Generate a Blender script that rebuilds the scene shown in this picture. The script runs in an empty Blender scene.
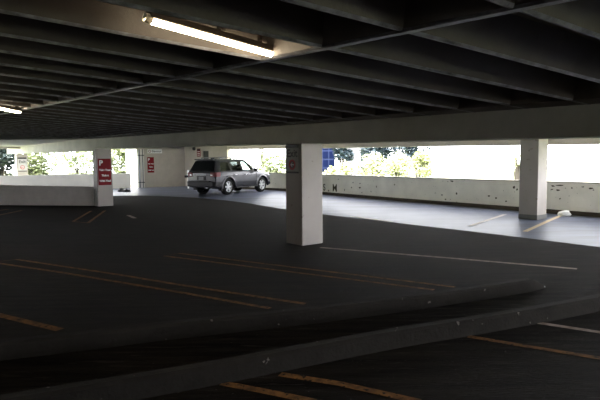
import bpy, bmesh, math, random
from mathutils import Vector, Matrix
random.seed(7)
COL = bpy.context.scene.collection
F, EYE = 530.0, 1.7
R = math.radians

# ------------------------------------------------------------------ camera
pit, rol = R(4.3), R(0.5)
fw = Vector((0, math.cos(pit), -math.sin(pit)))
rt0 = Vector((1, 0, 0)); up0 = rt0.cross(fw)
RT = rt0*math.cos(rol) - up0*math.sin(rol)
UP = up0*math.cos(rol) + rt0*math.sin(rol)
EY = Vector((0, 0, EYE))
cd = bpy.data.cameras.new('camera'); cam = bpy.data.objects.new('camera', cd); COL.objects.link(cam)
cd.sensor_fit = 'HORIZONTAL'; cd.sensor_width = 36; cd.lens = F*36/600; cd.clip_end = 600; cd.clip_start = 0.05
m = Matrix((RT, UP, -fw)).transposed().to_4x4(); m.translation = EY
cam.matrix_world = m
bpy.context.scene.camera = cam

def ray(px, py): return fw + RT*((px-300)/F) - UP*((py-200)/F)
def gnd(px, py, z=0.0):
    d = ray(px, py); t = (z-EYE)/d.z; return EY + d*t
def far(px, py, dep):
    d = ray(px, py); return EY + d*(dep/d.y)
def on_line(px, py, P, D):          # meet the pixel ray with the vertical plane P + s D
    d = ray(px, py); det = D.x*(-d.y) + d.x*D.y
    s = (-P.x*(-d.y) - d.x*P.y*1.0)/det if abs(det) > 1e-9 else 0
    # solve P + s D = t d
    s = (P.x*d.y - P.y*d.x)/(D.y*d.x - D.x*d.y)
    q = P + D*s; t = q.y/d.y
    return s, EYE + d.z*t

# ------------------------------------------------------------------ materials
def mat(name, col, rough=.8, metal=0, var=0.0, scale=3.0, col2=None, bump=0.0, bscale=40, coat=0, spots=None, stretch=None, emit=None, spec=None, fine=None):
    M = bpy.data.materials.new(name); M.use_nodes = True
    nt = M.node_tree; N = nt.nodes; L = nt.links; b = N['Principled BSDF']
    b.inputs['Roughness'].default_value = rough; b.inputs['Metallic'].default_value = metal
    if spec is not None: b.inputs['Specular IOR Level'].default_value = spec
    if coat: b.inputs['Coat Weight'].default_value = coat; b.inputs['Coat Roughness'].default_value = .06
    tc = N.new('ShaderNodeTexCoord'); mp = N.new('ShaderNodeMapping'); L.new(tc.outputs['Object'], mp.inputs[0])
    if stretch: mp.inputs['Scale'].default_value = stretch[0]; mp.inputs['Rotation'].default_value = (0, 0, stretch[1])
    last = None
    def noise(s, det=5, rg=.6, vec=None):
        n = N.new('ShaderNodeTexNoise'); n.inputs['Scale'].default_value = s; n.inputs['Detail'].default_value = det
        n.inputs['Roughness'].default_value = rg; L.new(vec or mp.outputs[0], n.inputs['Vector']); return n
    def ramp(src, a, bb):
        r = N.new('ShaderNodeValToRGB'); r.color_ramp.elements[0].position = a; r.color_ramp.elements[1].position = bb
        L.new(src, r.inputs[0]); return r
    def mix(fac, A, B):
        x = N.new('ShaderNodeMix'); x.data_type = 'RGBA'
        L.new(fac, x.inputs[0])
        for v, s in ((A, x.inputs[6]), (B, x.inputs[7])):
            if isinstance(v, tuple): s.default_value = (*v[:3], 1)
            else: L.new(v, s)
        return x.outputs[2]
    c = tuple(col)
    if col2 is None and var: col2 = tuple(v*(1-var) for v in col)
    if col2 is not None:
        n = noise(scale); r = ramp(n.outputs[0], .35, .68); c = mix(r.outputs[0], c, tuple(col2))
    if fine:
        n = noise(fine[0], 3); r = ramp(n.outputs[0], fine[1], fine[1]+.06); c = mix(r.outputs[0], c, tuple(fine[2]))
    if spots:
        for sc, th, scol in spots:
            n = noise(sc, 3, .5, tc.outputs['Object']); r = ramp(n.outputs[0], th, th+.02); c = mix(r.outputs[0], c, tuple(scol))
    if isinstance(c, tuple): b.inputs['Base Color'].default_value = (*c[:3], 1)
    else: L.new(c, b.inputs['Base Color'])
    if bump:
        n = noise(bscale, 4); bp = N.new('ShaderNodeBump'); bp.inputs['Strength'].default_value = bump; bp.inputs['Distance'].default_value = .02
        L.new(n.outputs[0], bp.inputs['Height']); L.new(bp.outputs[0], b.inputs['Normal'])
    if emit: b.inputs['Emission Color'].default_value = (*emit[0], 1); b.inputs['Emission Strength'].default_value = emit[1]
    return M

ASPH = mat('asphalt', (.021, .0170, .0138), .95, scale=2.2, col2=(.004, .0033, .0027), bump=1.0, bscale=26, stretch=((.35, 4, 1), R(-66)), fine=(5, .60, (.034, .029, .025)), spots=[(45, .70, (.09, .085, .08)), (22, .765, (.35, .33, .30))], spec=.06)
CONC = mat('sky_tinted_concrete', (.128, .146, .215), .40, scale=.8, col2=(.070, .073, .098), bump=.15, bscale=12, stretch=((.35, 1.8, 1), R(-130)), spec=.05)  # concrete; blue skylight sheen is painted into its streaky patches
PAINT = mat('white_paint', (.72, .69, .65), .7, var=.12, scale=1.4, bump=.12, bscale=30, spots=[(7, .70, (.30, .28, .25))])
COLP = mat('column_paint', (.41, .375, .35), .7, var=.12, scale=1.4, bump=.12, bscale=30, spots=[(7, .70, (.26, .23, .21))])
BWALL = mat('back_wall_paint', (.50, .455, .395), .8, var=.1)
SPAN = mat('spandrel_paint', (.74, .66, .60), .75, var=.12, scale=1.4)
PARA = mat('weathered_parapet_paint', (.86, .83, .76), .75, var=.16, scale=1.3, bump=.15, bscale=20,
           spots=[(4.5, .715, (.09, .08, .06)), (11, .72, (.12, .10, .08))])
PARAW = mat('clean_parapet_paint', (.80, .77, .72), .75, var=.1, scale=1.0, bump=.1)
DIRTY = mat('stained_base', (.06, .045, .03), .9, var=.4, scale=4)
GREYBASE = mat('grey_base_paint', (.16, .16, .155), .8, var=.2, scale=3)
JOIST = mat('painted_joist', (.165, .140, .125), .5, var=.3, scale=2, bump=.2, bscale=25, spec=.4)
EDGE = mat('worn_joist_edge_sheen', (.42, .42, .47), .28, scale=7, col2=(.10, .095, .095), bump=.15, bscale=30, spec=.8)  # worn joist bottoms, coloured paler and bluish for the light they reflect
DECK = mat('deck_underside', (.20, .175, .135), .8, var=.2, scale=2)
BEAMM = mat('beam_paint', (.60, .595, .52), .75, var=.18, scale=1.5, bump=.12)
CURB = mat('curb_concrete', (.023, .0205, .018), .92, var=.3, scale=4, bump=.4, bscale=30, spots=[(12, .70, (.13, .12, .11))], spec=.1)
YEL = mat('yellow_line_paint', (.30, .15, .055), .9, scale=9, col2=(.09, .05, .028), spots=[(24, .60, (.03, .026, .022))], spec=.1)
WHT = mat('pale_line_paint', (.42, .33, .28), .9, scale=9, col2=(.2, .14, .11), spots=[(40, .68, (.06, .055, .05))])
RED = mat('sign_red', (.20, .008, .013), .6, var=.1, spec=.2)
RINGRED = mat('ring_red', (.42, .02, .03), .6)
SWHITE = mat('sign_white', (.8, .8, .8), .5)
SBLACK = mat('sign_black', (.015, .015, .018), .5)
GREYPIPE = mat('grey_metal', (.16, .17, .18), .45, metal=.6)
WALLLOW = mat('low_wall_paint', (.86, .81, .77), .8, var=.15, scale=2.2, bump=.15)

# ------------------------------------------------------------------ mesh helpers
def obj(name, bm, m, parent=None, smooth=False, bevel=0):
    me = bpy.data.meshes.new(name)
    bmesh.ops.recalc_face_normals(bm, faces=bm.faces[:])
    bm.to_mesh(me); bm.free()
    if isinstance(m, (list, tuple)):
        for x in m: me.materials.append(x)
    else: me.materials.append(m)
    if smooth:
        for p in me.polygons: p.use_smooth = True
    o = bpy.data.objects.new(name, me); COL.objects.link(o); o.parent = parent
    if bevel:
        b = o.modifiers.new('bevel', 'BEVEL'); b.width = bevel; b.segments = 2; b.limit_method = 'ANGLE'
    return o
def empty(name, loc, rz=0):
    o = bpy.data.objects.new(name, None); COL.objects.link(o); o.location = loc; o.rotation_euler = (0, 0, rz); o.empty_display_size = .2; return o
def tag(o, label, cat, group=None, kind=None):
    o['label'] = label; o['category'] = cat
    if group: o['group'] = group
    if kind: o['kind'] = kind
    return o
def struct(o): o['kind'] = 'structure'; return o
def prism(bm, pts, z0, z1, mi=0):            # z0/z1 numbers or functions of (x,y)
    f0 = z0 if callable(z0) else (lambda x, y: z0); f1 = z1 if callable(z1) else (lambda x, y: z1)
    a = [bm.verts.new((p[0], p[1], f0(p[0], p[1]))) for p in pts]; b = [bm.verts.new((p[0], p[1], f1(p[0], p[1]))) for p in pts]
    n = len(pts); fs = [bm.faces.new(a[::-1]), bm.faces.new(b)]
    for i in range(n): fs.append(bm.faces.new((a[i], a[(i+1) % n], b[(i+1) % n], b[i])))
    for f in fs: f.material_index = mi
    return fs
def box(bm, c, s, mx=None, mi=0):
    vs = []
    for z in (-1, 1):
        for x, y in ((-1, -1), (1, -1), (1, 1), (-1, 1)):
            v = Vector((c[0]+x*s[0]/2, c[1]+y*s[1]/2, c[2]+z*s[2]/2)); vs.append(bm.verts.new(mx @ v if mx else v))
    for q in ((3, 2, 1, 0), (4, 5, 6, 7), (0, 1, 5, 4), (1, 2, 6, 5), (2, 3, 7, 6), (3, 0, 4, 7)):
        f = bm.faces.new([vs[i] for i in q]); f.material_index = mi
def tube(bm, a, b, r, n=10, r2=None, mi=0):
    a, b = Vector(a), Vector(b); r2 = r if r2 is None else r2
    d = (b-a).normalized(); u = d.orthogonal().normalized(); v = d.cross(u)
    A = [bm.verts.new(a+(u*math.cos(t)+v*math.sin(t))*r) for t in [2*math.pi*i/n for i in range(n)]]
    B = [bm.verts.new(b+(u*math.cos(t)+v*math.sin(t))*r2) for t in [2*math.pi*i/n for i in range(n)]]
    fs = [bm.faces.new(A[::-1]), bm.faces.new(B)]
    for i in range(n): fs.append(bm.faces.new((A[i], A[(i+1) % n], B[(i+1) % n], B[i])))
    for f in fs: f.material_index = mi
def wallseg(bm, P, Q, th, z0, z1, side=1, mi=0):   # vertical slab from P to Q, thickness towards side
    P, Q = Vector(P[:2]), Vector(Q[:2]); d = (Q-P).normalized(); n = Vector((-d.y, d.x))*th*side
    prism(bm, [P, Q, Q+n, P+n], z0, z1, mi)
def V2(p): return Vector((p[0], p[1], 0))

# ------------------------------------------------------------------ main directions (plan)
A1 = Vector((.03, 10.42, 0)); D = Vector((-.6219, .7831, 0))          # beam line through the columns
N1 = Vector((D.y, -D.x, 0))                                           # to the far side (right and away)
PA, PX, PY_ = 2.694, -.060, -.029                                     # underside of the joists: z = PA + PX x + PY y
TH = R(32.72); Q0, SP = 1.907, .752
JZ = lambda x, y: PA + PX*x + PY_*y
KB = Vector((-7.8, 36.1, 0)); DU = Vector((math.cos(R(32.7)), math.sin(R(32.7)), 0))
outer = [V2(gnd(600, 217)), V2(gnd(400, 201)), V2(gnd(320, 193.9)), V2(gnd(284, 190.6)), KB]
WD = (outer[1]-outer[0]).normalized()
W0 = outer[0] - WD*6.0                                               # continues outside the frame, to the right
S0 = Vector((11.0, -9.0, 0))                                          # right rear corner of this level
LFT = -18.0

# ------------------------------------------------------------------ floors
edge_px = [(700, 263), (600, 247), (480, 232.3), (320, 214), (280, 208.5), (250, 203.4), (225, 200.2), (195, 197.6), (160, 196), (130, 195.6)]
edge = [V2(gnd(*p)) for p in edge_px]
e0 = edge[0] + (edge[0]-edge[1]).normalized()*14
cend = Vector((-12.2, 26.5, 0))
bm = bmesh.new()
base_poly = [(-27, -9.5), (18, -9.5), (W0.x+.3, W0.y), (outer[0].x+.3, outer[0].y+.2), (outer[1].x+.3, outer[1].y+.2), (outer[3].x+.3, outer[3].y+.2), (KB.x+.3, KB.y+.3), (KB.x-DU.x*16, KB.y-DU.y*16+.25), (-27, 24)]
prism(bm, base_poly, -.45, -.004)
struct(obj('floor', bm, CONC))
bm = bmesh.new()
ap = [e0]+edge+[Vector((-10.6, 26.2, 0)), Vector((-8.3, 21.3, 0)), Vector((LFT, 21.6, 0)), Vector((LFT, -8.9, 0)), Vector((11, -8.9, 0))]
prism(bm, ap, -.003, 0.0)
struct(obj('floor_asphalt', bm, ASPH))

# ------------------------------------------------------------------ parapets and outer walls
def tops(px): pass
bm = bmesh.new()
TH_W = .22
poly = [W0]+outer[:4]
e5 = outer[3] + (KB-outer[3]).normalized()*4.9                        # where the opening ends behind the car
heights = [.97]*6
pts = poly+[e5]
for i in range(len(pts)-1): wallseg(bm, pts[i]-(pts[i+1]-pts[i]).normalized()*.02, pts[i+1], TH_W, 0, .955, -1)
par = struct(obj('wall_right', bm, PARA))
# concrete cap line
bm = bmesh.new()
for i in range(len(pts)-1):
    d = (pts[i+1]-pts[i]).normalized(); n = Vector((-d.y, d.x, 0))
    prism(bm, [pts[i]+n*.015, pts[i+1]+n*.015, pts[i+1]-n*(TH_W+.015), pts[i]-n*(TH_W+.015)], .955, .985)
struct(obj('trim_1', bm, mat('parapet_cap', (.30, .27, .23), .8, var=.4, scale=5)))
bm = bmesh.new()
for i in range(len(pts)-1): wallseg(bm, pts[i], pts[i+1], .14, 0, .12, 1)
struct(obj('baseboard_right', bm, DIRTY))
# spandrel above the opening
bm = bmesh.new()
hz = []
for i, (px, py) in enumerate([(600, 144.3), (400, 146.8), (320, 148.2), (284, 148.7)]):
    q = outer[i]; t = q.y/ray(px, py).y; hz.append(EYE + ray(px, py).z*t)
hz = [hz[0]]+hz+[hz[-1]+.05]
for i in range(len(pts)-1):
    P, Q = pts[i], pts[i+1]; d = (Q-P).normalized(); n = Vector((-d.y, d.x, 0))*(-.3)
    ln = (Q-P).length
    zf = lambda x, y, P=P, d=d, a=hz[i], b=hz[i+1], ln=ln: a+(b-a)*((x-P.x)*d.x+(y-P.y)*d.y)/ln
    prism(bm, [P, Q, Q+n, P+n], zf, 4.6)
struct(obj('wall_right_spandrel', bm, SPAN))
# solid wall with a doorway behind the car, up to the corner
dirE = (KB-e5).normalized(); LE = (KB-e5).length
def EP(t): return e5+dirE*t
s201, _ = on_line(208.5, 150, e5, dirE); s197, _ = on_line(201.5, 150, e5, dirE)
bm = bmesh.new()
wallseg(bm, EP(0), EP(s201), .25, 0, 4.6, -1); wallseg(bm, EP(s197), EP(LE), .25, 0, 4.6, -1)
wallseg(bm, EP(s201), EP(s197), .25, 2.35, 4.6, -1)
struct(obj('wall_corner', bm, BWALL))
bm = bmesh.new(); nE = Vector((-dirE.y, dirE.x, 0))
wallseg(bm, EP(s201)-nE*.14, EP(s197)-nE*.14, .05, 0, 2.35, -1)
d1 = struct(obj('door_1', bm, mat('dark_door', (.02, .025, .025), .3)))
bm = bmesh.new()
box(bm, (0, 0, 1.02), (.03, .1, .12), Matrix.Translation(EP(s201+.12)-nE*.11)); obj('door_handle', bm, GREYPIPE, d1)

# back wall (faces the camera, left of the car)
def BP(px): s, _ = on_line(px, 180, KB, DU); return KB+DU*s
b147, b138, b131 = BP(144.5), BP(138.3), BP(130.8)
bm = bmesh.new()
wallseg(bm, KB+DU*.25, b147, .25, 0, 4.6, -1)
wallseg(bm, KB+DU*.25, KB-DU*15, .3, 2.5, 4.6, -1)
struct(obj('wall_back', bm, BWALL))
bm = bmesh.new()
wallseg(bm, b131, KB-DU*15.5, .22, 0, .96, -1)
struct(obj('wall_back_parapet', bm, PARAW))
bm = bmesh.new(); wallseg(bm, b138-DU*.02, b147, .3, 0, 2.5, 1)
struct(obj('wall_back_pier', bm, PARAW))

# right rear facade: open with parapet, and closed walls behind and left of the camera
bm = bmesh.new(); wallseg(bm, S0, W0, .25, 0, .45, -1); struct(obj('wall_side', bm, PARA))
bm = bmesh.new(); wallseg(bm, S0, W0, .3, 2.75, 4.6, -1); struct(obj('wall_side_spandrel', bm, PAINT))
bm = bmesh.new(); wallseg(bm, (LFT, -9), S0, .25, 0, 4.6, -1); struct(obj('wall_rear', bm, PAINT))
bm = bmesh.new(); wallseg(bm, (LFT, -9), (LFT, 21.9), .25, 0, 4.6, 1); struct(obj('wall_left', bm, PAINT))
# unseen slab added above the level to block the sun
bm = bmesh.new()
prism(bm, [(-24, -9.5), (12, -9.5), (W0.x+.6, W0.y), (outer[0].x+.4, outer[0].y+.3), (outer[1].x+.4, outer[1].y+.3), (outer[3].x+.4, outer[3].y+.3), (KB.x+.4, KB.y+.4), (KB.x-DU.x*16-.2, KB.y-DU.y*16+.35), (-24, 24)], 4.6, 5.0)
struct(obj('ceiling_sun_block', bm, CONC))

# ------------------------------------------------------------------ beams
def beam(name, s0, s1, z0, z1, ztop, off=0, th=.58, m=BEAMM):
    bm = bmesh.new(); P = A1+D*s0; Q = A1+D*s1
    zf = lambda x, y: z0+(z1-z0)*(((x-A1.x)*D.x+(y-A1.y)*D.y)-s0)/(s1-s0)
    prism(bm, [P+N1*off, Q+N1*off, Q+N1*(off+th), P+N1*(off+th)], zf, ztop)
    return struct(obj(name, bm, m))
beam('ceiling_beam', -20, 12.6, 1.72, 2.215, 4.55)
beam('ceiling_beam', 12.6, 30, 2.13, 2.26, 4.55)
# ------------------------------------------------------------------ ceiling: deck, joists, cross rib
LL0 = Vector((-7.9, 20.95, 0)); LL1 = Vector((LFT, 21.6, 0))
def sA(s): return A1+D*s+N1*.04
bay = [sA(-20), sA(13.5), LL0+Vector((0, 0, 0)), LL1, Vector((LFT, -9, 0)), Vector((12.6, -9, 0))]
bay = [Vector((12.5, -5.3, 0)), sA(13.2), LL1, Vector((LFT, -9, 0)), Vector((12.5, -9, 0))]
bm = bmesh.new(); prism(bm, bay, lambda x, y: JZ(x, y)+.30, lambda x, y: JZ(x, y)+.5)
ceil = struct(obj('ceiling', bm, DECK))
ud = Vector((math.cos(TH), math.sin(TH), 0)); qd = Vector((-math.sin(TH), math.cos(TH), 0))
def clip(P, Dr, poly):
    t0, t1 = -1e9, 1e9; n = len(poly)
    cx = sum(p.x for p in poly)/n; cy = sum(p.y for p in poly)/n
    for i in range(n):
        a, b = poly[i], poly[(i+1) % n]; e = b-a; nn = Vector((-e.y, e.x, 0))
        if (Vector((cx, cy, 0))-a).dot(nn) < 0: nn = -nn
        den = Dr.dot(nn); num = (P-a).dot(nn)
        if abs(den) < 1e-9:
            if num < 0: return None
            continue
        t = -num/den
        if den > 0: t0 = max(t0, t)
        else: t1 = min(t1, t)
    return (t0, t1) if t1 > t0+.3 else None
def joist(name, P, Dr, w0, w1, dep, parent, drop=0.0):
    c = clip(P, Dr, bay)
    if not c: return
    n = Vector((-Dr.y, Dr.x, 0)); a, b = P+Dr*c[0], P+Dr*c[1]
    bm = bmesh.new()
    rows = []
    for q in (a, b):
        rows.append([bm.verts.new((q.x+n.x*o, q.y+n.y*o, JZ(q.x, q.y)+h-drop)) for o, h in ((-w1/2, dep), (-w0/2, .018), (-w0/2+.018, 0), (w0/2-.018, 0), (w0/2, .018), (w1/2, dep))])
    for i in range(5):
        f = bm.faces.new((rows[0][i], rows[0][i+1], rows[1][i+1], rows[1][i]))
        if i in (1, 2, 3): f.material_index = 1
    bm.faces.new((rows[0][5], rows[0][0], rows[1][0], rows[1][5])); bm.faces.new(rows[0][::-1]); bm.faces.new(rows[1])
    return obj(name, bm, [JOIST, EDGE], parent)
for k in range(-16, 36):
    joist('joist', qd*(Q0+SP*(k)) , ud, .055, .21, .305, ceil)
rr = R(41.96); rn = Vector((math.cos(rr), math.sin(rr), 0)); rd = Vector((-rn.y, rn.x, 0))
joist('cross_rib', rn*2.953, rd, .10, .18, .305, ceil, .004)
joist('cross_rib', rn*(2.953-9.0), rd, .10, .18, .305, ceil, .004)
bm = bmesh.new()
prism(bm, [sA(-19.5)-N1*.42, sA(13.0)-N1*.42, sA(13.0), sA(-19.5)], lambda x, y: JZ(x, y)+.006, lambda x, y: JZ(x, y)+.31)
obj('solid_head', bm, JOIST, ceil)
# flat ceiling over the outer bay and over the lower bay on the left
bm = bmesh.new()
prism(bm, [sA(-20)+N1*.4, W0, outer[0]+WD*0, outer[1], outer[3], KB, KB-DU*15, sA(30)+N1*.4], 2.86, 3.1)
struct(obj('ceiling_outer', bm, mat('white_ceiling', (.84, .82, .78), .8, var=.06)))
bm = bmesh.new()
prism(bm, [sA(13.0), sA(30), LL1+Vector((0, 9, 0)), LL1], 2.62, 3.0)
struct(obj('ceiling_left', bm, PAINT))
bm = bmesh.new(); wallseg(bm, sA(13.0), LL1, .3, 2.6, 4.6, -1)
struct(obj('ceiling_beam', bm, BEAMM))

# ------------------------------------------------------------------ columns
def column(corner, w_d, w_n, ztop, label, base=False):
    # corner nearest to the camera; w_d along D, w_n along N1
    e = empty('column', corner+D*w_d/2+N1*w_n/2)
    bm = bmesh.new()
    prism(bm, [-D*w_d/2-N1*w_n/2, D*w_d/2-N1*w_n/2, D*w_d/2+N1*w_n/2, -D*w_d/2+N1*w_n/2], 0.0, ztop)
    obj('shaft', bm, COLP, e, bevel=.015)
    if base:
        bm = bmesh.new(); a, b = w_d/2+.004, w_n/2+.004
        prism(bm, [-D*a-N1*b, D*a-N1*b, D*a+N1*b, -D*a+N1*b], 0.0, .13); obj('painted_base', bm, GREYBASE, e)
    tag(e, label, 'column'); return e
C1 = A1+N1*.012
column(C1, .53, .54, 2.03, 'thick square concrete column in the middle, carrying the grey exit sign')
sc2, _ = on_line(98, 206.5, A1, D)
C2 = A1+D*sc2+N1*.012
column(C2, .48, .58, 2.19, 'square concrete column at the end of the low wall, with the red ticket sign')
C3 = V2(gnd(537, 220.0))
column(C3, .54, .52, 2.86, 'square concrete column with grey painted base standing on the bright floor strip', True)
sc4, _ = on_line(17.2, 180, A1, D)
C4 = A1+D*sc4+N1*.012
column(C4, .5, .6, 2.20, 'distant pale column behind the low wall, carrying a small exit sign')

# low wall
lw0 = C2+D*.47+N1*.02; pL = gnd(0, 205.2); dl = (V2(pL)-lw0).normalized()
bm = bmesh.new()
z92, z0_ = .70, .74
def zt(px, py, q): return EYE+ray(px, py).z*(q.y/ray(px, py).y)
za = zt(92, 186.7, lw0); zb = zt(0, 185.2, pL)
L9 = lw0+dl*10; ln = (V2(pL)-lw0).length
n_ = Vector((-dl.y, dl.x, 0)); n_ = n_ if n_.y > 0 else -n_
fz = lambda x, y: za+(zb-za)*((Vector((x, y, 0))-lw0).dot(dl))/ln
prism(bm, [lw0, L9, L9+n_*.2, lw0+n_*.2], 0, fz)
tag(obj('low_wall', bm, WALLLOW, bevel=.01), 'low pale concrete wall running left from the column with the red ticket sign', 'wall')

# ------------------------------------------------------------------ signs
def text(s, size, m, parent, mx, name='lettering', ext=.003, align='CENTER', bold=0):
    cu = bpy.data.curves.new(name, 'FONT'); cu.body = s; cu.size = size; cu.extrude = ext; cu.align_x = align; cu.align_y = 'CENTER'; cu.offset = bold
    t = bpy.data.objects.new(name, cu); COL.objects.link(t); bpy.context.view_layer.update()
    me = bpy.data.meshes.new_from_object(t.evaluated_get(bpy.context.evaluated_depsgraph_get())); bpy.data.objects.remove(t)
    me.transform(mx); me.materials.clear(); me.materials.append(m)
    o = bpy.data.objects.new(name, me); COL.objects.link(o); o.parent = parent; return o
def face_frame(origin, right):          # local x = right along the wall, local y = up, local z = out of the wall
    r = right.normalized(); z = r.cross(Vector((0, 0, 1)))
    return Matrix((r, Vector((0, 0, 1)), z)).transposed().to_4x4()
def sign_root(name, px0, py0, px1, py1, P, Dr, right):
    s0, zt_ = on_line(px0, py0, P, Dr); s1, zb_ = on_line(px1, py1, P, Dr)
    c = P+Dr*((s0+s1)/2); _, zm = on_line((px0+px1)/2, (py0+py1)/2, P, Dr)
    w = abs(s1-s0); h = abs(zt_-zb_)
    e = bpy.data.objects.new(name, None); COL.objects.link(e); e.empty_display_size = .2
    mx = face_frame(c, right); mx.translation = Vector((c.x, c.y, zm)); e.matrix_world = mx
    return e, w, h
def plate(name, parent, x, y, w, h, m, z0=0.0, z1=.012, bev=0.0):
    bm = bmesh.new(); box(bm, (x, y, (z0+z1)/2), (w, h, z1-z0)); return obj(name, bm, m, parent)
T = Matrix.Translation
def ring(parent, x, y, r, m, name='ring'):
    bm = bmesh.new(); n = 28
    for z in (.013, .017):
        pass
    vs = [[bm.verts.new((x+rr_*math.cos(2*math.pi*i/n), y+rr_*math.sin(2*math.pi*i/n), z)) for i in range(n)] for rr_, z in ((r, .012), (r, .017), (r*.68, .017), (r*.68, .012))]
    for a in range(3):
        for i in range(n): bm.faces.new((vs[a][i], vs[a][(i+1) % n], vs[a+1][(i+1) % n], vs[a+1][i]))
    return obj(name, bm, m, parent)
def arrow(parent, x, y, L, m):
    bm = bmesh.new()
    prism(bm, [(x-L*.5, y), (x-L*.05, y+L*.42), (x+L*.1, y+L*.42), (x-L*.2, y+L*.1), (x+L*.5, y+L*.1), (x+L*.5, y-L*.1), (x-L*.2, y-L*.1), (x+L*.1, y-L*.42), (x-L*.05, y-L*.42)], .012, .018)
    obj('arrow', bm, m, parent)
def exit_sign(px0, py0, px1, py1, P, Dr, right, label, panel):
    e, w, h = sign_root('exit_sign', px0, py0, px1, py1, P, Dr, right)
    plate('panel', e, 0, 0, w, h, panel)
    plate('header_band', e, 0, h/2-h*.055, w, h*.11, SBLACK, .012, .016)
    plate('footer_band', e, 0, -h/2+h*.03, w, h*.06, SBLACK, .012, .016)
    text('Exit', w*.52, SBLACK, e, T((0, h*.19, .013)), bold=.004)
    r = w*.25
    bm = bmesh.new(); n = 24; cc = [bm.verts.new((r*.7*math.cos(2*math.pi*i/n), -h*.2+r*.7*math.sin(2*math.pi*i/n), .0135)) for i in range(n)]; bm.faces.new(cc)
    obj('disc', bm, SBLACK if panel is not PW else SWHITE, e)
    ring(e, 0, -h*.2, r, RINGRED); arrow(e, 0, -h*.2, r*1.1, SWHITE if panel is not PW else RINGRED)
    tag(e, label, 'sign'); return e
PW = mat('pale_sign_panel', (.55, .55, .55), .6)
PG = mat('grey_sign_panel', (.33, .33, .30), .7)
exit_sign(286.3, 144.8, 299.2, 173.2, C1, D, -D, 'tall grey exit sign with left arrow on the dark face of the middle column', PG)
exit_sign(17.6, 157.5, 27.0, 171.5, C4, N1, N1, 'small pale exit sign with a red ringed arrow on the distant left column', PW)

def ticket_sign(px0, py0, px1, py1, P, Dr, right, label):
    e, w, h = sign_root('ticket_sign', px0, py0, px1, py1, P, Dr, right)
    plate('panel', e, 0, 0, w, h, RED)
    text('P', w*.55, SWHITE, e, T((-w*.28, h*.33, .013)), bold=.006)
    for i, s in enumerate(('Take Your', 'Ticket', 'With You!')):
        text(s, w*.205, SWHITE, e, T((w*.02, h*(.07-.205*i), .013)), bold=.004)
    tag(e, label, 'sign'); return e
ticket_sign(97.6, 158.8, 111.6, 185, C2, N1, N1, 'large red and white take your ticket sign on the column beside the low wall')
bwD = -DU
ticket_sign(147.2, 157.2, 154.2, 172.6, KB, DU, DU, 'smaller red ticket sign on the back wall left of the car')
e, w, h = sign_root('direction_sign', 147.4, 149.3, 162, 153.3, KB, DU, DU)
plate('panel', e, 0, 0, w, h, SWHITE)
ring(e, -w*.36, 0, h*.34, RED, 'icon_ring'); text('Elevator', h*.75, SBLACK, e, T((w*.12, -h*.02, .013)), bold=.002)
tag(e, 'small white sign with grey writing high on the back wall', 'sign')
e, w, h = sign_root('notice', 197, 148.6, 200.6, 156.5, EP(0), dirE, -dirE)
plate('panel', e, 0, 0, w, h, RED); plate('top_band', e, 0, h*.35, w*.9, h*.2, SBLACK, .012, .015)
for yy in (.1, -.12, -.32): plate('text_bar', e, 0, h*yy, w*.7, h*.07, SWHITE, .012, .015)
tag(e, 'narrow red notice beside the dark doorway behind the car', 'sign')
# bell on that wall
s_, z_ = on_line(194.6, 148.8, EP(0), dirE); c = EP(s_)+nE*.004
bm = bmesh.new(); tube(bm, Vector((c.x, c.y, z_)), Vector((c.x, c.y, z_))+nE*.1, .11, 18); tube(bm, Vector((c.x, c.y, z_))+nE*.1, Vector((c.x, c.y, z_))+nE*.14, .08, 18, .03)
tag(obj('alarm_bell', bm, SBLACK), 'round black alarm bell high on the wall above the back of the car', 'bell')

# pipes beside the back wall
for px, lab in ((139.4, 'dark vertical pipe nearest the bright gap at the back wall'), (142.8, 'thin dark vertical pipe nearest the end of the back wall')):
    q = BP(px) + Vector((DU.y, -DU.x, 0))*.12
    e = empty('drain_pipe', q)
    bm = bmesh.new(); tube(bm, (0, 0, 0), (0, 0, 2.49), .045 if px < 141 else .03, 12); obj('pipe', bm, GREYPIPE, e)
    for z in (.35, 2.1):
        bm = bmesh.new(); box(bm, (0, 0, z), (.16, .14, .05), Matrix.Rotation(R(32.7), 4, 'Z')); obj('bracket', bm, SBLACK, e)
    tag(e, lab, 'pipe')
# white post behind the car's rear corner
q = V2(gnd(188.4, 188.4)); e = empty('guard_post', q)
bm = bmesh.new(); tube(bm, (0, 0, 0), (0, 0, 1.12), .055, 14); tube(bm, (0, 0, 1.12), (0, 0, 1.16), .055, 14, .02); obj('pole', bm, SWHITE, e)
bm = bmesh.new(); box(bm, (-.09, -.02, .75), (.24, .16, .14)); obj('clamp', bm, SBLACK, e, bevel=.02)
tag(e, 'slim white post with a black clamp at the rear corner of the car', 'post')

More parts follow.
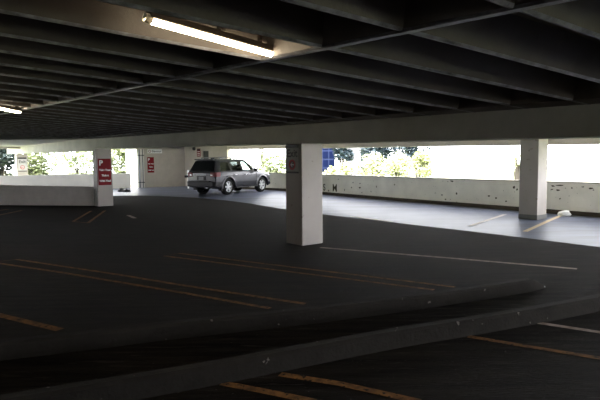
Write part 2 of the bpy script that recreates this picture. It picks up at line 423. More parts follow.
# peeled writing on the parapet
dP = (outer[2]-outer[1]).normalized()
dQ = (outer[3]-outer[2]).normalized()
def mark(s, px, py, hpx, P, Dr):
    ss, z = on_line(px, py, P, Dr); q = P+Dr*ss; h = hpx/F*q.y*1.35
    mx = face_frame(q, -Dr); mx.translation = Vector((q.x, q.y, z)); 
    text(s, h, DIRTY, None, mx @ T((0, 0, .002)), 'wall_lettering', .004, bold=.004).parent = par
mark('S', 324.3, 187.6, 7, outer[1], dP); mark('.', 328.6, 187.6, 9, outer[1], dP); mark('M', 334.8, 188.3, 8, outer[1], dP)
def chip(px, py, w, h, P, Dr):
    ss, z = on_line(px, py, P, Dr); q = P+Dr*ss; mx = face_frame(q, -Dr); mx.translation = Vector((q.x, q.y, z))
    s = q.y/F; n = 9; bm = bmesh.new()
    ring_ = [(w*s*.6*math.cos(6.283*i/n)*random.uniform(.5, 1.1), h*s*.6*math.sin(6.283*i/n)*random.uniform(.5, 1.1)) for i in range(n)]
    prism(bm, ring_, -.002, .004); bmesh.ops.transform(bm, matrix=mx, verts=bm.verts[:]); return obj('paint_chip', bm, DIRTY, par)
for px, py, w, h in ((353, 182.5, 1.6, 1.6), (360, 183.5, 1.8, 1.4), (351.5, 187.6, 1.8, 1.6), (360, 187.6, 3.5, 1.5), (344.5, 190, 1.1, 2.2), (376.5, 186.8, 1.2, 2.2), (394.6, 184.6, 1.6, 1.6), (338.5, 179.2, 1.6, 1.0), (371, 191.3, 1, 1.5), (362, 192.5, 1.5, .8)):
    chip(px, py, w, h, outer[1], dP)
for px, py, w, h in ((452, 181.3, 4, 1.4), (456.5, 193.5, 2.2, 2), (442, 195, 1.6, 1.6), (445.5, 199.2, 2.2, 1.2), (489, 196, 3, 1.5), (496, 198, 2.2, 1.6), (506, 201.2, 2, 1.6), (514, 187.5, 3, 3), (517, 189.5, 2, 2), (553, 186, 4, 1.5), (560, 185.4, 9, 1.8), (558, 190, 4, 1.6), (552, 189.4, 3, 1.2), (560, 198.8, 1.8, 1.5), (572, 188, 2, 1.4), (591, 188.5, 4, 1.8), (583, 187, 3, 1.2)):
    chip(px, py, w, h, outer[0], WD)
# ------------------------------------------------------------------ painted lines
def line(name, pts, m, label, w=.10, z=.0035, group=None):
    bm = bmesh.new()
    for pp in pts:
        P = [V2(gnd(*p)) for p in pp]
        L_, R_ = [], []
        for i, p in enumerate(P):
            a = P[max(i-1, 0)]; b = P[min(i+1, len(P)-1)]; d = (b-a).normalized(); n = Vector((-d.y, d.x, 0))*w/2
            L_.append(bm.verts.new(p+n+Vector((0, 0, z)))); R_.append(bm.verts.new(p-n+Vector((0, 0, z))))
        for i in range(len(P)-1): bm.faces.new((L_[i], L_[i+1], R_[i+1], R_[i]))
    o = obj(name, bm, m); return tag(o, label, 'road marking', group)
line('parking_line', [[(434, 290), (164, 256), (180, 253.5), (455, 287.2)]], YEL, 'long yellow hairpin parking line running right from left of the middle column', .075)
line('parking_line', [[(305, 304), (180, 285), (120, 275), (17, 259.6), (-8, 262.5), (60, 272.3), (180, 292.5), (270, 308.5)]], YEL, 'long yellow hairpin parking line on the dark floor at far left', .075)
line('parking_line', [[(-40, 305), (0, 315.5), (60, 330)]], YEL, 'short yellow line at the left edge ending at the farther curb', .10)
line('parking_line', [[(320, 247.6), (450, 258.2), (577, 269)]], WHT, 'single pale line starting behind the base of the middle column', .10)
line('parking_line', [[(222, 383.5), (262, 391), (330, 405)]], YEL, 'yellow line at the bottom edge of the picture left of its twin', .08)
line('parking_line', [[(280, 374.5), (340, 384), (420, 402)]], YEL, 'yellow line in front of the nearer curb, reaching bottom centre', .08)
line('parking_line', [[(468, 336.5), (530, 347), (600, 358.5), (660, 368)]], YEL, 'faded orange line in front of the nearer curb at right', .075)
line('parking_line', [[(538, 323), (600, 332.5), (660, 341)]], WHT, 'faded line nearest the right edge in front of the nearer curb', .08)
line('parking_line', [[(91, 211), (73, 221.6), (88, 223), (105, 210.6)]], YEL, 'small yellow hairpin line in front of the column with the ticket sign', .09)
line('parking_line', [[(22, 210.5), (-15, 218)]], YEL, 'short dim yellow line crossing the left edge near the low wall', .09)
line('parking_line', [[(8, 209.3), (-15, 213)]], YEL, 'very short dim yellow line closest to the low wall at left edge', .09)
line('parking_line', [[(128, 215.3), (135, 218.3)]], WHT, 'tiny isolated white dash right of the column with the ticket sign', .12)
line('parking_line', [[(525, 231.6), (545, 222.5), (562, 215)]], mat('amber_line', (.55, .38, .16), .7, scale=10, col2=(.45, .38, .3)), 'amber line on the bright strip beside the column with grey base', .12)
line('parking_line', [[(392, 222), (350, 216.4)]], mat('faint_line', (.46, .38, .34), .7, scale=10, col2=(.42, .40, .4)), 'faint tan line on the bright strip right of the middle column', .12)
line('parking_line', [[(470, 226), (505, 214.5)]], bpy.data.materials['faint_line'], 'faint tan line on the bright strip left of the column with grey base', .12)

# ------------------------------------------------------------------ curbs
def curb(px, label, h=.15, w=.15, endcap=True, wob=0):
    P = [V2(gnd(*p)) for p in px]
    # resample and smooth
    Q = []
    for i in range(len(P)-1):
        for j in range(8): Q.append(P[i].lerp(P[i+1], j/8))
    Q.append(P[-1])
    for _ in range(6): Q = [Q[0]]+[(Q[i-1]+Q[i]*2+Q[i+1])/4 for i in range(1, len(Q)-1)]+[Q[-1]]
    bm = bmesh.new(); rows = []
    n_pts = len(Q)
    for i, p in enumerate(Q):
        a = Q[max(i-1, 0)]; b = Q[min(i+1, n_pts-1)]; d = (b-a).normalized(); n = Vector((-d.y, d.x, 0))
        if n.y < 0: n = -n
        k = 1
        if endcap and i >= n_pts-7: k = 1-.8*((i-(n_pts-7))/6)**1.3
        prof = [(0, 0), (.012, h*.85*k), (.035, h*k), (w-.03, h*k), (w-.01, h*.85*k), (w, 0)]
        rows.append([bm.verts.new(p+n*o+Vector((0, 0, z+random.uniform(-.002, .002)*(z > 0)))) for o, z in prof])
    for i in range(n_pts-1):
        for j in range(5): bm.faces.new((rows[i][j], rows[i][j+1], rows[i+1][j+1], rows[i+1][j]))
        bm.faces.new((rows[i][5], rows[i][0], rows[i+1][0], rows[i+1][5]))
    bm.faces.new(rows[0]); bm.faces.new(rows[-1][::-1])
    return tag(obj('curb', bm, CURB), label, 'curb')
curb([(-120, 374), (0, 361), (90, 350), (180, 338.5), (300, 325.5), (400, 312.5), (480, 300.5), (531, 292), (545, 288)], 'farther of two long dark concrete curbs, its tapered end at right')
curb([(-60, 436), (60, 413), (200, 388.5), (300, 368), (400, 347.5), (500, 331), (600, 311.5), (700, 289)], 'nearer long dark concrete curb running off the right edge', endcap=False)

# ------------------------------------------------------------------ litter and small gravel
def crumple(name, px, py, s, m, label, cat, hh=.1):
    q = V2(gnd(px, py)); bm = bmesh.new()
    bmesh.ops.create_icosphere(bm, subdivisions=2, radius=1)
    for v in bm.verts:
        k = random.uniform(.65, 1.15); v.co = Vector((v.co.x*s*k, v.co.y*s*.6*k, max(0, (v.co.z+.3))*hh*k))
    o = obj(name, bm, m); o.location = q; return tag(o, label, cat)
crumple('plastic_sheet', 565, 215.8, .21, SWHITE, 'crumpled white plastic on the floor right of the column with grey base', 'litter', .14)
crumple('debris_heap', 121, 191.6, .22, SBLACK, 'small dark heap on the floor nearest the column with ticket sign', 'litter', .16)
crumple('debris_heap', 126.5, 191.8, .3, SBLACK, 'wider dark heap on the floor by the bright gap', 'litter', .12)
crumple('pebble', 544, 287.2, .016, SWHITE, 'tiny white pebble at the tapered end of the farther curb', 'pebble', .012)
crumple('pebble', 516.5, 291.9, .018, CONC, 'tiny grey pebble below the farther curb near its end', 'pebble', .012)

# ------------------------------------------------------------------ ceiling lamps
LENS = mat('lamp_lens', (.9, .88, .8), .4, emit=((1, .84, .58), 26))
HOUS = mat('lamp_housing', (.18, .15, .12), .5)
CLEAR = mat('lamp_end_cap', (.9, .87, .8), .3); CLEAR.node_tree.nodes['Principled BSDF'].inputs['Transmission Weight'].default_value = .85
def lamp(pA, pB, z, label):
    a, b = gnd(*pA, z), gnd(*pB, z)
    c = (a+b)/2; d = b-a; L = d.length
    e = empty('ceiling_light', c, math.atan2(d.y, d.x))
    sl = (JZ(b.x, b.y)-JZ(a.x, a.y)); rx = -math.asin(sl/L)
    e.rotation_euler = (0, rx, math.atan2(d.y, d.x))
    bm = bmesh.new(); n = 12
    # half-round lens
    rows = []
    for x in (-L/2+.03, L/2-.03):
        rows.append([bm.verts.new((x, .037*math.cos(math.pi+math.pi*i/n), .034*math.sin(math.pi+math.pi*i/n))) for i in range(n+1)])
    for i in range(n): bm.faces.new((rows[0][i], rows[0][i+1], rows[1][i+1], rows[1][i]))
    bm.faces.new(rows[0]); bm.faces.new(rows[1][::-1]); bm.faces.new((rows[0][0], rows[0][-1], rows[1][-1], rows[1][0]))
    obj('lens', bm, LENS, e, smooth=False)
    bm = bmesh.new(); box(bm, (0, 0, .03), (L-.02, .075, .055)); obj('housing', bm, HOUS, e, bevel=.01)
    for s in (-1, 1):
        bm = bmesh.new(); tube(bm, (s*(L/2-.03), 0, 0), (s*(L/2+.02), 0, .005),   .037, 14, .03); obj('end_cap', bm, CLEAR, e)
    for x in (-L*.46, -L*.32, 0, L*.34, L*.46):
        bm = bmesh.new(); box(bm, (x, 0, .17), (.03, .03, .26)); box(bm, (x, 0, .06), (.045, .12, .02)); obj('bracket', bm, HOUS, e)
    tag(e, label, 'ceiling light', None); return e
lamp((147, 24), (277, 50), 2.65, 'long lit fluorescent light between the ceiling ribs near the top of picture')
a = gnd(-62, 96, 2.68); lamp((-62, 97), (20, 110.2), 2.70, 'second lit fluorescent light cut off by the left edge of picture')

# ------------------------------------------------------------------ car
BODY = mat('car_paint', (.011, .011, .016), .42, metal=.3, coat=.22, var=.03)
TRIM = mat('black_plastic', (.010, .010, .011), .6, spec=.25)
def tinted(name, tint, fac):
    M = bpy.data.materials.new(name); M.use_nodes = True; N = M.node_tree.nodes; L = M.node_tree.links
    for n in list(N): N.remove(n)
    o = N.new('ShaderNodeOutputMaterial'); mx = N.new('ShaderNodeMixShader'); t = N.new('ShaderNodeBsdfTransparent'); g = N.new('ShaderNodeBsdfGlossy')
    t.inputs[0].default_value = (*tint, 1); g.inputs['Roughness'].default_value = .04; mx.inputs[0].default_value = fac
    L.new(t.outputs[0], mx.inputs[1]); L.new(g.outputs[0], mx.inputs[2]); L.new(mx.outputs[0], o.inputs[0]); return M
SIDEG = tinted('tinted_side_glass', (.30, .31, .31), .07)
FRONTG = tinted('light_side_glass', (.80, .86, .83), .07)
GLASS = mat('dark_glass', (.012, .014, .016), .06, spec=.6)
TYRE = mat('tyre_rubber', (.008, .008, .008), .85, spec=.15)
ALLOY = mat('alloy', (.48, .48, .50), .4, metal=.2)
TAIL = mat('tail_lamp', (.10, .003, .005), .6)
CLEARL = mat('clear_lamp', (.35, .35, .37), .15, coat=1)
CHROME = mat('chrome', (.75, .75, .78), .12, metal=1)
def car(rear_px, front_px):
    ra, fa = V2(gnd(*rear_px)), V2(gnd(*front_px))
    h = math.atan2((fa-ra).y, (fa-ra).x); hd = Vector((math.cos(h), math.sin(h), 0)); lf = Vector((-hd.y, hd.x, 0))
    XR, XF, YW, RW = -1.37, 1.42, .80, .415
    org = ra + lf*(YW+.13) - hd*XR
    e = empty('suv', org, h)
    # body loft : stations (x, zbottom, zshoulder, zbelt, zroof, ybelt, yroof)
    ST = [(-2.33, .50, .92, 1.06, 1.10, .84, .80), (-2.30, .42, .95, 1.12, 1.18, .89, .83), (-2.03, .36, 1.0, 1.14, 1.735, .915, .66), (-1.80, .34, 1.0, 1.145, 1.775, .925, .68),
          (-1.0, .33, 1.0, 1.14, 1.80, .93, .69), (-.1, .33, 1.0, 1.13, 1.80, .93, .69), (.30, .33, 1.0, 1.12, 1.765, .93, .67), (.55, .33, 1.0, 1.12, 1.60, .93, .69), (1.12, .33, 1.0, 1.10, 1.18, .92, .80),
          (1.6, .34, .98, 1.07, 1.15, .91, .74), (2.05, .38, .92, 1.02, 1.09, .88, .66), (2.28, .45, .86, .95, .99, .80, .58), (2.36, .5, .8, .88, .90, .72, .5)]
    def prof(s):
        x, zb, zs, zl, zr, yb, yr = s
        w = yb+.03
        half = [(0, zb), (w*.9, zb), (w*.99, zb+.1), (w+.012, (zb+zs)/2), (w+.005, zs), (yb, zl), (yb+(yr-yb)*.96, zl+(zr-zl)*.9), (yr*.86, zl+(zr-zl)*.985), (yr*.5, zr), (0, zr+.005)]
        return half
    bm = bmesh.new(); rows = []
    for s in ST:
        p = prof(s); ring_ = [(y, z) for y, z in p]+[(-y, z) for y, z in p[-2:0:-1]]
        rows.append([bm.verts.new((s[0], y, z)) for y, z in ring_])
    n = len(rows[0])
    for i in range(len(rows)-1):
        for j in range(n): bm.faces.new((rows[i][j], rows[i][(j+1) % n], rows[i+1][(j+1) % n], rows[i+1][j]))
    bm.faces.new(rows[0][::-1]); bm.faces.new(rows[-1])
    body = obj('body', bm, [BODY, TRIM], e)
    # wheel arches cut with a boolean, evaluated at once
    cb = bmesh.new()
    for x in (XR, XF):
        for s in (-1, 1): tube(cb, (x, s*.58, .41), (x, s*1.2, .41), .475, 40)
    for out in ([(-1.90, 1.21), (-1.79, 1.62), (-1.24, 1.64), (-1.16, 1.21)], [(-1.02, 1.21), (-1.07, 1.64), (-.33, 1.64), (-.29, 1.21)], [(-.15, 1.21), (-.17, 1.64), (.24, 1.63), (.44, 1.53), (.80, 1.21)]):
        a = [cb.verts.new((x, -1.2, z)) for x, z in out]; b = [cb.verts.new((x, 1.2, z)) for x, z in out]
        cb.faces.new(a); cb.faces.new(b[::-1])
        for i in range(len(out)): cb.faces.new((a[i], a[(i+1) % len(out)], b[(i+1) % len(out)], b[i]))
    cut = obj('arch_cutter', cb, TRIM)
    cb = bmesh.new()
    out = [(-1.85, 1.205), (-1.80, 1.65), (.26, 1.65), (.93, 1.205)]
    a = [cb.verts.new((x, -.62, z)) for x, z in out]; b = [cb.verts.new((x, .62, z)) for x, z in out]
    cb.faces.new(a); cb.faces.new(b[::-1])
    for i in range(4): cb.faces.new((a[i], a[(i+1) % 4], b[(i+1) % 4], b[i]))
    cut2 = obj('cabin_cutter', cb, TRIM, e)
    cb = bmesh.new()
    out = [(.1, 1.215), (.1, 1.64), (.50, 1.64), (1.25, 1.42), (1.25, 1.215)]
    a = [cb.verts.new((x, -.57, z)) for x, z in out]; b = [cb.verts.new((x, .57, z)) for x, z in out]
    cb.faces.new(a); cb.faces.new(b[::-1])
    for i in range(5): cb.faces.new((a[i], a[(i+1) % 5], b[(i+1) % 5], b[i]))
    cut3 = obj('screen_cutter', cb, TRIM, e)
    for cc_ in (cut2, cut3):
        md = body.modifiers.new('c', 'BOOLEAN'); md.operation = 'DIFFERENCE'; md.object = cc_; md.solver = 'EXACT'
    md = body.modifiers.new('b', 'BOOLEAN'); md.operation = 'DIFFERENCE'; md.object = cut; md.solver = 'EXACT'
    cut.parent = e
    bpy.context.view_layer.update()
    me = bpy.data.meshes.new_from_object(body.evaluated_get(bpy.context.evaluated_depsgraph_get()))
    body.modifiers.clear(); body.data = me; [bpy.data.objects.remove(q_) for q_ in (cut, cut2, cut3)]
    for p in me.polygons:
        if p.material_index > 1: p.material_index = 1
    # side surface point: param t (0 belt, 1 roof) at x
    def stat(x):
        for a, b in zip(ST, ST[1:]):
            if a[0] <= x <= b[0]:
                k = (x-a[0])/(b[0]-a[0]); return [a[i]+(b[i]-a[i])*k for i in range(7)]
    def side(x, z, s, off=.006):
        _, zb, zs, zl, zr, yb, yr = stat(x)
        k = (z-zl)/max((zl+(zr-zl)*.9)-zl, .01); y = yb+(yr-yb)*.96*k
        return Vector((x, s*(y+off), z))
    def glass(name, pts, s, m, parent=e, off=.007, frame=True):
        bm = bmesh.new(); c = Vector()
        P = []
        # subdivide outline for curvature
        for i in range(len(pts)):
            a, b = pts[i], pts[(i+1) % len(pts)]
            for j in range(3): P.append((a[0]+(b[0]-a[0])*j/3, a[1]+(b[1]-a[1])*j/3))
        vo = [bm.verts.new(side(x, z, s, off)) for x, z in P]; vi = [bm.verts.new(side(x, z, s, off-.012)) for x, z in P]
        bm.faces.new(vo); bm.faces.new(vi[::-1])
        for i in range(len(P)): bm.faces.new((vo[i], vi[i], vi[(i+1) % len(P)], vo[(i+1) % len(P)]))
        return obj(name, bm, m, parent)
    for s in (-1, 1):
        for nm, sh in (('belt_trim', [(-1.98, 1.15), (-1.97, 1.185), (.90, 1.165), (.94, 1.135)]), ('pillar', [(-1.15, 1.18), (-1.20, 1.69), (-1.10, 1.69), (-1.04, 1.18)]), ('pillar', [(-.27, 1.18), (-.31, 1.69), (-.19, 1.69), (-.17, 1.18)])):
            glass(nm, sh, s, TRIM, off=.004)
        glass('quarter_window', [(-1.93, 1.20), (-1.80, 1.64), (-1.22, 1.665), (-1.13, 1.20)], s, SIDEG)
        glass('rear_door_window', [(-1.05, 1.19), (-1.10, 1.665), (-.30, 1.665), (-.26, 1.18)], s, SIDEG)
        glass('front_door_window', [(-.18, 1.18), (-.20, 1.665), (.26, 1.655), (.46, 1.56), (.86, 1.19)], s, FRONTG)
        # door seams
        for xs in ((-1.03, -.99), (-.24, .0), (.88, .0)):
            bm = bmesh.new(); x = xs[0]
            a = Vector((x, s*.966, 1.0)); b = Vector((x, s*.966, .45))
            box(bm, (x, s*.955, .74), (.012, .03, .66)); obj('door_seam', bm, TRIM, e)
        for x in (-.86, -.02):
            bm = bmesh.new(); box(bm, (x, s*.975, 1.0), (.2, .035, .035)); obj('door_handle', bm, CHROME, e, bevel=.01)
        # seats inside
        if True:
            bm = bmesh.new(); box(bm, (-.15, s*.36, 1.22), (.12, .42, .26)); box(bm, (-.15, s*.36, 1.42), (.08, .22, .14)); obj('seat_back', bm, TRIM, e, bevel=.02)
        # mirror
        bm = bmesh.new(); box(bm, (.72, s*1.05, 1.22), (.14, .2, .18)); box(bm, (.72, s*.95, 1.16), (.06, .12, .05)); obj('mirror', bm, TRIM, e, bevel=.03)
        # fender flares
        for x0 in (XR, XF):
            bm = bmesh.new(); rws = []; nn = 22
            for i in range(nn+1):
                t = math.pi*(-.04+1.08*i/nn); rws.append([bm.verts.new((x0+r_*math.cos(t), s*y, .41+r_*math.sin(t))) for r_, y in ((.47, .90), (.47, .995), (.50, 1.0), (.565, .955))])
            for i in range(nn):
                for j in range(3): bm.faces.new((rws[i][j], rws[i][j+1], rws[i+1][j+1], rws[i+1][j]))
            o = obj('fender_flare', bm, BODY, e, smooth=True)
            # wheels
            w = empty('wheel', (x0, s*YW, RW)); w.parent = e
            bm = bmesh.new(); nn = 36; prf = [(.27, -.13), (.38, -.13), (.41, -.10), (.415, 0), (.41, .10), (.38, .13), (.27, .13)]
            rws = [[bm.verts.new((r_*math.cos(2*math.pi*i/nn), y, r_*math.sin(2*math.pi*i/nn))) for r_, y in prf] for i in range(nn)]
            for i in range(nn):
                for j in range(6): bm.faces.new((rws[i][j], rws[i][j+1], rws[(i+1) % nn][j+1], rws[(i+1) % nn][j]))
            obj('tyre', bm, TYRE, w, smooth=True)
            bm = bmesh.new()
            prf = [(.275, .125), (.262, .118), (.24, .06), (.0, .03)]
            rws = [[bm.verts.new((r_*math.cos(2*math.pi*i/nn), s*y, r_*math.sin(2*math.pi*i/nn))) for r_, y in prf[:-1]] for i in range(nn)]
            cc = bm.verts.new((0, s*.03, 0))
            for i in range(nn):
                for j in range(2): bm.faces.new((rws[i][j], rws[i][j+1], rws[(i+1) % nn][j+1], rws[(i+1) % nn][j])).material_index = 0
                f = bm.faces.new((rws[i][2], cc, rws[(i+1) % nn][2])); f.material_index = 1
            for k in range(6):
                t = 2*math.pi*k/6; mx = Matrix.Rotation(t, 4, 'Y')
                box(bm, (.145, s*.085, 0), (.24, .04, .085), mx)
            tube(bm, (0, s*.05, 0), (0, s*.115, 0), .06, 18)
            obj('rim', bm, [ALLOY, TRIM], w)
        bm = bmesh.new(); box(bm, (.02, s*.93, .36), (1.75, .16, .06)); obj('running_board', bm, TRIM, e, bevel=.02)
        # roof rails
        bm = bmesh.new(); tube(bm, (-1.65, s*.60, 1.86), (.05, s*.60, 1.86), .02, 8)
        for x in (-1.62, -.8, .02): box(bm, (x, s*.60, 1.825), (.08, .04, .07))
        obj('roof_rail', bm, GREYPIPE, e)
        # tail lamps
        bm = bmesh.new(); prism(bm, [(-2.36, s*.60), (-2.36, s*.86), (-2.28, s*.945), (-2.0, s*.965), (-2.0, s*.90), (-2.25, s*.60)], .93, 1.15); obj('tail_lamp', bm, TAIL, e, bevel=.015)
        bm = bmesh.new(); prism(bm, [(-2.366, s*.62), (-2.366, s*.74), (-2.32, s*.74), (-2.3, s*.62)], .99, 1.03); obj('reversing_lamp', bm, CLEARL, e)
        bm = bmesh.new(); prism(bm, [(2.05, s*.885), (2.22, s*.84), (2.385, s*.62), (2.36, s*.46), (2.2, s*.5), (2.0, s*.80)], .78, .93); obj('head_lamp', bm, CLEARL, e, bevel=.015)
        bm = bmesh.new(); box(bm, (XR-.52, s*.83, .36), (.03, .24, .26)); obj('mud_flap', bm, TRIM, e)
    # windscreen and rear window
    def quad(name, pts, m, t=.01):
        bm = bmesh.new(); P = [Vector(p) for p in pts]; nrm = (P[1]-P[0]).cross(P[2]-P[0]).normalized()*t
        a = [bm.verts.new(p+nrm) for p in P]; b = [bm.verts.new(p-nrm) for p in P]
        bm.faces.new(a); bm.faces.new(b[::-1])
        for i in range(len(P)): bm.faces.new((a[i], b[i], b[(i+1) % len(P)], a[(i+1) % len(P)]))
        return obj(name, bm, m, e)
    quad('windscreen', [(1.10, -.70, 1.20), (1.10, .70, 1.20), (.55, .62, 1.61), (.36, .58, 1.735), (.36, -.58, 1.735), (.55, -.62, 1.61)][0:2]+[(.40, .60, 1.70), (.40, -.60, 1.70)], FRONTG, .006)
    quad('rear_window', [(-2.285, .76, 1.20), (-2.285, -.76, 1.20), (-2.07, -.60, 1.68), (-2.07, .60, 1.68)], GLASS, .02)
    bm = bmesh.new(); prism(bm, [(-2.16, -.60), (-1.9, -.63), (-1.9, .63), (-2.16, .60)], 1.745, 1.80); obj('spoiler', bm, BODY, e, bevel=.02)
    bm = bmesh.new(); prism(bm, [(-2.44, -.80), (-2.36, -.93), (-2.0, -.965), (-2.0, -.9), (-2.25, -.7), (-2.25, .7), (-2.0, .9), (-2.0, .965), (-2.36, .93), (-2.44, .80)], .44, .70); obj('rear_bumper', bm, TRIM, e, bevel=.03)
    bm = bmesh.new(); box(bm, (-2.40, 0, .72), (.12, 1.2, .03)); obj('bumper_step', bm, TRIM, e)
    bm = bmesh.new(); box(bm, (-2.345, 0, .86), (.02, .56, .20)); obj('plate_recess', bm, TRIM, e)
    bm = bmesh.new(); box(bm, (-2.357, 0, .85), (.012, .32, .16)); obj('number_plate', bm, mat('plate_white', (.10, .10, .11), .5), e)
    bm = bmesh.new(); box(bm, (-2.345, 0, 1.02), (.03, .62, .045)); obj('tailgate_handle', bm, GREYPIPE, e, bevel=.01)
    bm = bmesh.new(); box(bm, (-2.31, -.1, 1.24), (.02, .5, .02), Matrix.Rotation(.05, 4, 'X')); obj('rear_wiper', bm, TRIM, e)
    bm = bmesh.new(); prism(bm, [(2.42, -.62), (2.20, -.93), (1.95, -.95), (1.95, .95), (2.20, .93), (2.42, .62)], .40, .62); obj('front_bumper', bm, BODY, e, bevel=.04)
    bm = bmesh.new(); box(bm, (2.37, 0, .75), (.03, .9, .18)); obj('grille', bm, TRIM, e)
    bm = bmesh.new(); box(bm, (-1.95, -.2, .38), (.5, .1, .1)); tube(bm, (-2.35, -.62, .36), (-1.8, -.62, .36), .035, 12); obj('exhaust', bm, GREYPIPE, e)
    bm = bmesh.new(); tube(bm, (XR, -.66, .40), (XR, .66, .40), .06, 10); tube(bm, (XF, -.66, .40), (XF, .66, .40), .04, 10); box(bm, (0, 0, .34), (3.4, .9, .10)); obj('chassis', bm, TRIM, e)
    bm = bmesh.new(); prism(bm, [(-1.6, -.015), (-1.35, -.01), (-1.35, .01), (-1.6, .015)], 1.80, 1.87); obj('roof_antenna', bm, TRIM, e)
    tag(e, 'dark grey four-door SUV with silver wheels parked facing the outer parapet', 'car')
    return e
car((229, 195.0), (262.3, 191.9))

# ------------------------------------------------------------------ outside
bm = bmesh.new(); prism(bm, [(-160, -60), (160, -60), (160, 260), (-160, 260)], -3.5, -3.2)
struct(obj('ground', bm, mat('outside_ground', (.22, .25, .12), .9, var=.3, scale=.2)))
def leafmat(name, c1, c2, tr=.35):
    M = mat(name, c1, .6, col2=c2, scale=1.7)
    b = M.node_tree.nodes['Principled BSDF']
    return M
BR = leafmat('bright_leaves', (.27, .30, .12), (.66, .67, .48))
BRG = leafmat('green_leaves', (.05, .08, .028), (.34, .37, .21))
DK = leafmat('dark_leaves', (.006, .014, .014), (.018, .035, .028))
BLU = leafmat('bluish_leaves', (.006, .016, .026), (.02, .04, .05))
BARK = mat('bark', (.03, .024, .018), .9, var=.3)
def tree(name, c, blobs, n, leaf, m, label, group='trees beyond the parapets'):
    e = empty(name, (c[0], c[1], -3.2))
    bm = bmesh.new(); rnd = random.Random(hash(label) % 9973 if False else int(abs(c[0]*31+c[1]*17)))
    tot = sum(b[3]**2 for b in blobs)
    for bx, by, bz, br in blobs:
        for _ in range(int(n*br*br/tot)):
            v = Vector((rnd.gauss(0, 1), rnd.gauss(0, 1), rnd.gauss(0, 1))).normalized()*br*rnd.uniform(.55, 1.05)
            p = Vector((bx, by, bz+3.2))+v
            s = leaf*rnd.uniform(.6, 1.3)
            q = Matrix.Rotation(rnd.uniform(0, 6.28), 3, 'Z') @ Matrix.Rotation(rnd.uniform(-1.1, 1.1), 3, 'X')
            a = [p+q @ Vector(w) for w in ((-s/2, 0, 0), (0, -s*.28, s*.05), (s/2, 0, 0), (0, s*.28, s*.05))]
            vs = [bm.verts.new(x) for x in a]; bm.faces.new(vs)
    obj('foliage', bm, m, e)
    bm = bmesh.new(); top = max(b[2] for b in blobs)+3.2
    tube(bm, (0, 0, 0), (.1, 0, top*.7), .10, 8, .04)
    for bx, by, bz, br in blobs: tube(bm, (.03, 0, (bz+3.2)*.45), (bx, by, bz+3.2+br*.3), .07, 6, .02)
    obj('trunk', bm, BARK, e)
    tag(e, label, 'tree', group); return e
def tree_px(px, top, wid, dep, m, label, n=1600, leaf=.3, name='tree'):
    # crown whose top shows at pixel height top, wid pixels wide
    p = far(px, top, dep); w = wid/F*dep; rb = w*.30
    rnd = random.Random(int(px*7+dep))
    bl = []
    for i in range(7):
        bl.append((rnd.uniform(-w*.34, w*.34), rnd.uniform(-w*.25, w*.25), p.z-rb-rnd.uniform(0, w*.35), rb*rnd.uniform(.75, 1.05)))
    bl.append((0, 0, p.z-rb, rb))
    for i in range(4): bl.append((rnd.uniform(-w*.36, w*.36), rnd.uniform(-w*.2, w*.2), p.z-rb*2.2-w*.3, rb))
    return tree(name, (p.x, p.y), bl, n, leaf, m, label)
tree_px(-2, 136, 34, 40, DK, 'dark evergreen tree seen at the far left edge of the opening', 2600, .34)
tree_px(34, 138, 46, 42, BRG, 'green tree seen just right of the distant column with exit sign', 2600, .34)
tree_px(76, 132, 58, 53, BRG, 'leafy tree seen left of the column with the red ticket sign', 2800, .36)
tree_px(121, 138, 34, 44, BRG, 'green tree seen between the ticket sign column and the bright gap', 2200, .32)
tree_px(275, 148, 44, 44, BRG, 'pale green tree seen between car bonnet and middle column', 3200, .3)
tree_px(331, 166, 16, 40, BR, 'low green shrub top beneath the blue glass building', 700, .22)
tree_px(347, 160, 26, 42, BR, 'pale low bush seen in front of the white building', 1200, .24)
tree_px(372, 152, 34, 40, BR, 'sunlit yellow green bush seen right of the white building', 1900, .26)
tree_px(399, 152, 32, 41, BR, 'sunlit yellow green bush in the middle of the right opening', 1900, .26)
tree_px(420, 151, 21, 39, BR, 'sunlit yellow green bush at the right end of the hedge', 2400, .26)
tree_px(517, 150, 14, 36, BR, 'small sunlit twig of leaves just left of column with grey base', 200, .16)
tree_px(386, 128, 46, 72, BLU, 'dark bluish tree rising behind the sunlit bushes, left one', 2600, .6)
tree_px(416, 128, 32, 90, BLU, 'dark bluish tree rising behind the sunlit bushes, right one', 2400, .6)
tree_px(342, 138, 18, 70, BLU, 'bluish tree seen between the blue glass building and white building', 1300, .5)
tree_px(262, 138, 8, 68, DK, 'thin dark tree seen above the bonnet of the car', 700, .4)

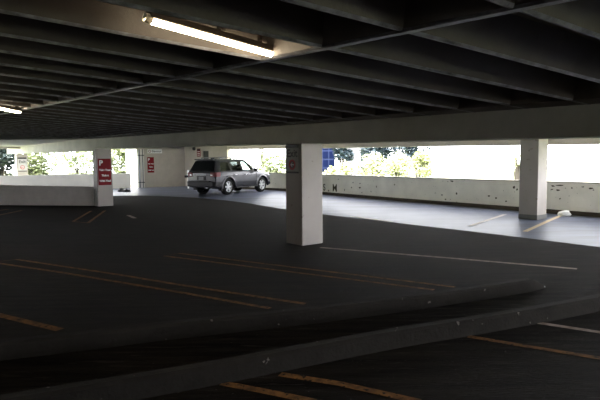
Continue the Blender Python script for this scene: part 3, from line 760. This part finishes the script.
def building(px0, px1, top, dep, m, mw, label, rows=9, cols=3, deep=10):
    a, b = far(px0, 160, dep), far(px1, 160, dep); zt_ = far(px0, top, dep).z
    e = empty('office_building', ((a.x+b.x)/2, dep+deep/2, -3.2)); w = b.x-a.x; H_ = zt_+3.2
    bm = bmesh.new(); box(bm, (0, 0, H_/2), (w, deep, H_)); obj('facade', bm, m, e)
    for r_ in range(rows):
        bm = bmesh.new()
        z = H_*(r_+.5)/rows
        for c_ in range(cols): box(bm, (-w/2+w*(c_+.5)/cols, -deep/2-.03, z), (w/cols*.82, .06, H_/rows*.8))
        obj('window_row', bm, mw, e)
    tag(e, label, 'building'); return e
BG = mat('blue_glass', (.0015, .004, .020), .8, spec=.05); BF = mat('blue_frame', (.012, .018, .05), .8, spec=.1)
building(316, 335, 90, 78, BF, BG, 'dark blue glass building seen just right of the middle column', 12, 3)
building(348, 361, 110, 82, mat('white_cladding', (.13, .13, .145), .8), mat('grey_pane', (.08, .085, .10), .7), 'white building with pale windows seen above the parapet', 12, 4)
building(361, 369, 110, 84, mat('teal_cladding', (.012, .028, .034), .8), mat('teal_pane', (.02, .045, .055), .7), 'narrow teal building beside the white building', 12, 2)
# white outside wall beyond the gap
g = far(134, 180, 38.5)
bm = bmesh.new(); box(bm, (0, 0, 3.0), (.8, .3, 6.0)); o = obj('outside_wall', bm, mat('sunlit_white', (.75, .75, .74), .8)); o.location = (g.x-.3, g.y+.6, -3.2)
o.rotation_euler = (0, 0, R(10)); tag(o, 'bright white outside wall seen through the gap beside the pipes', 'wall')

# ------------------------------------------------------------------ light
W = bpy.data.worlds.new('sky'); bpy.context.scene.world = W; W.use_nodes = True
bg = W.node_tree.nodes['Background']; bg.inputs[0].default_value = (.95, .96, 1.0, 1); bg.inputs[1].default_value = 13.5
sl = bpy.data.lights.new('sun', 'SUN'); so = bpy.data.objects.new('sun', sl); COL.objects.link(so)
sl.energy = 30; sl.angle = R(.6); sl.color = (1, .94, .84)
so.rotation_euler = Vector((.25, .55, -1.0)).to_track_quat('-Z', 'Y').to_euler()
vs = bpy.context.scene.view_settings
vs.view_transform = 'Standard'; vs.look = 'None'; vs.gamma = 1; vs.exposure = 0; vs.use_curve_mapping = False
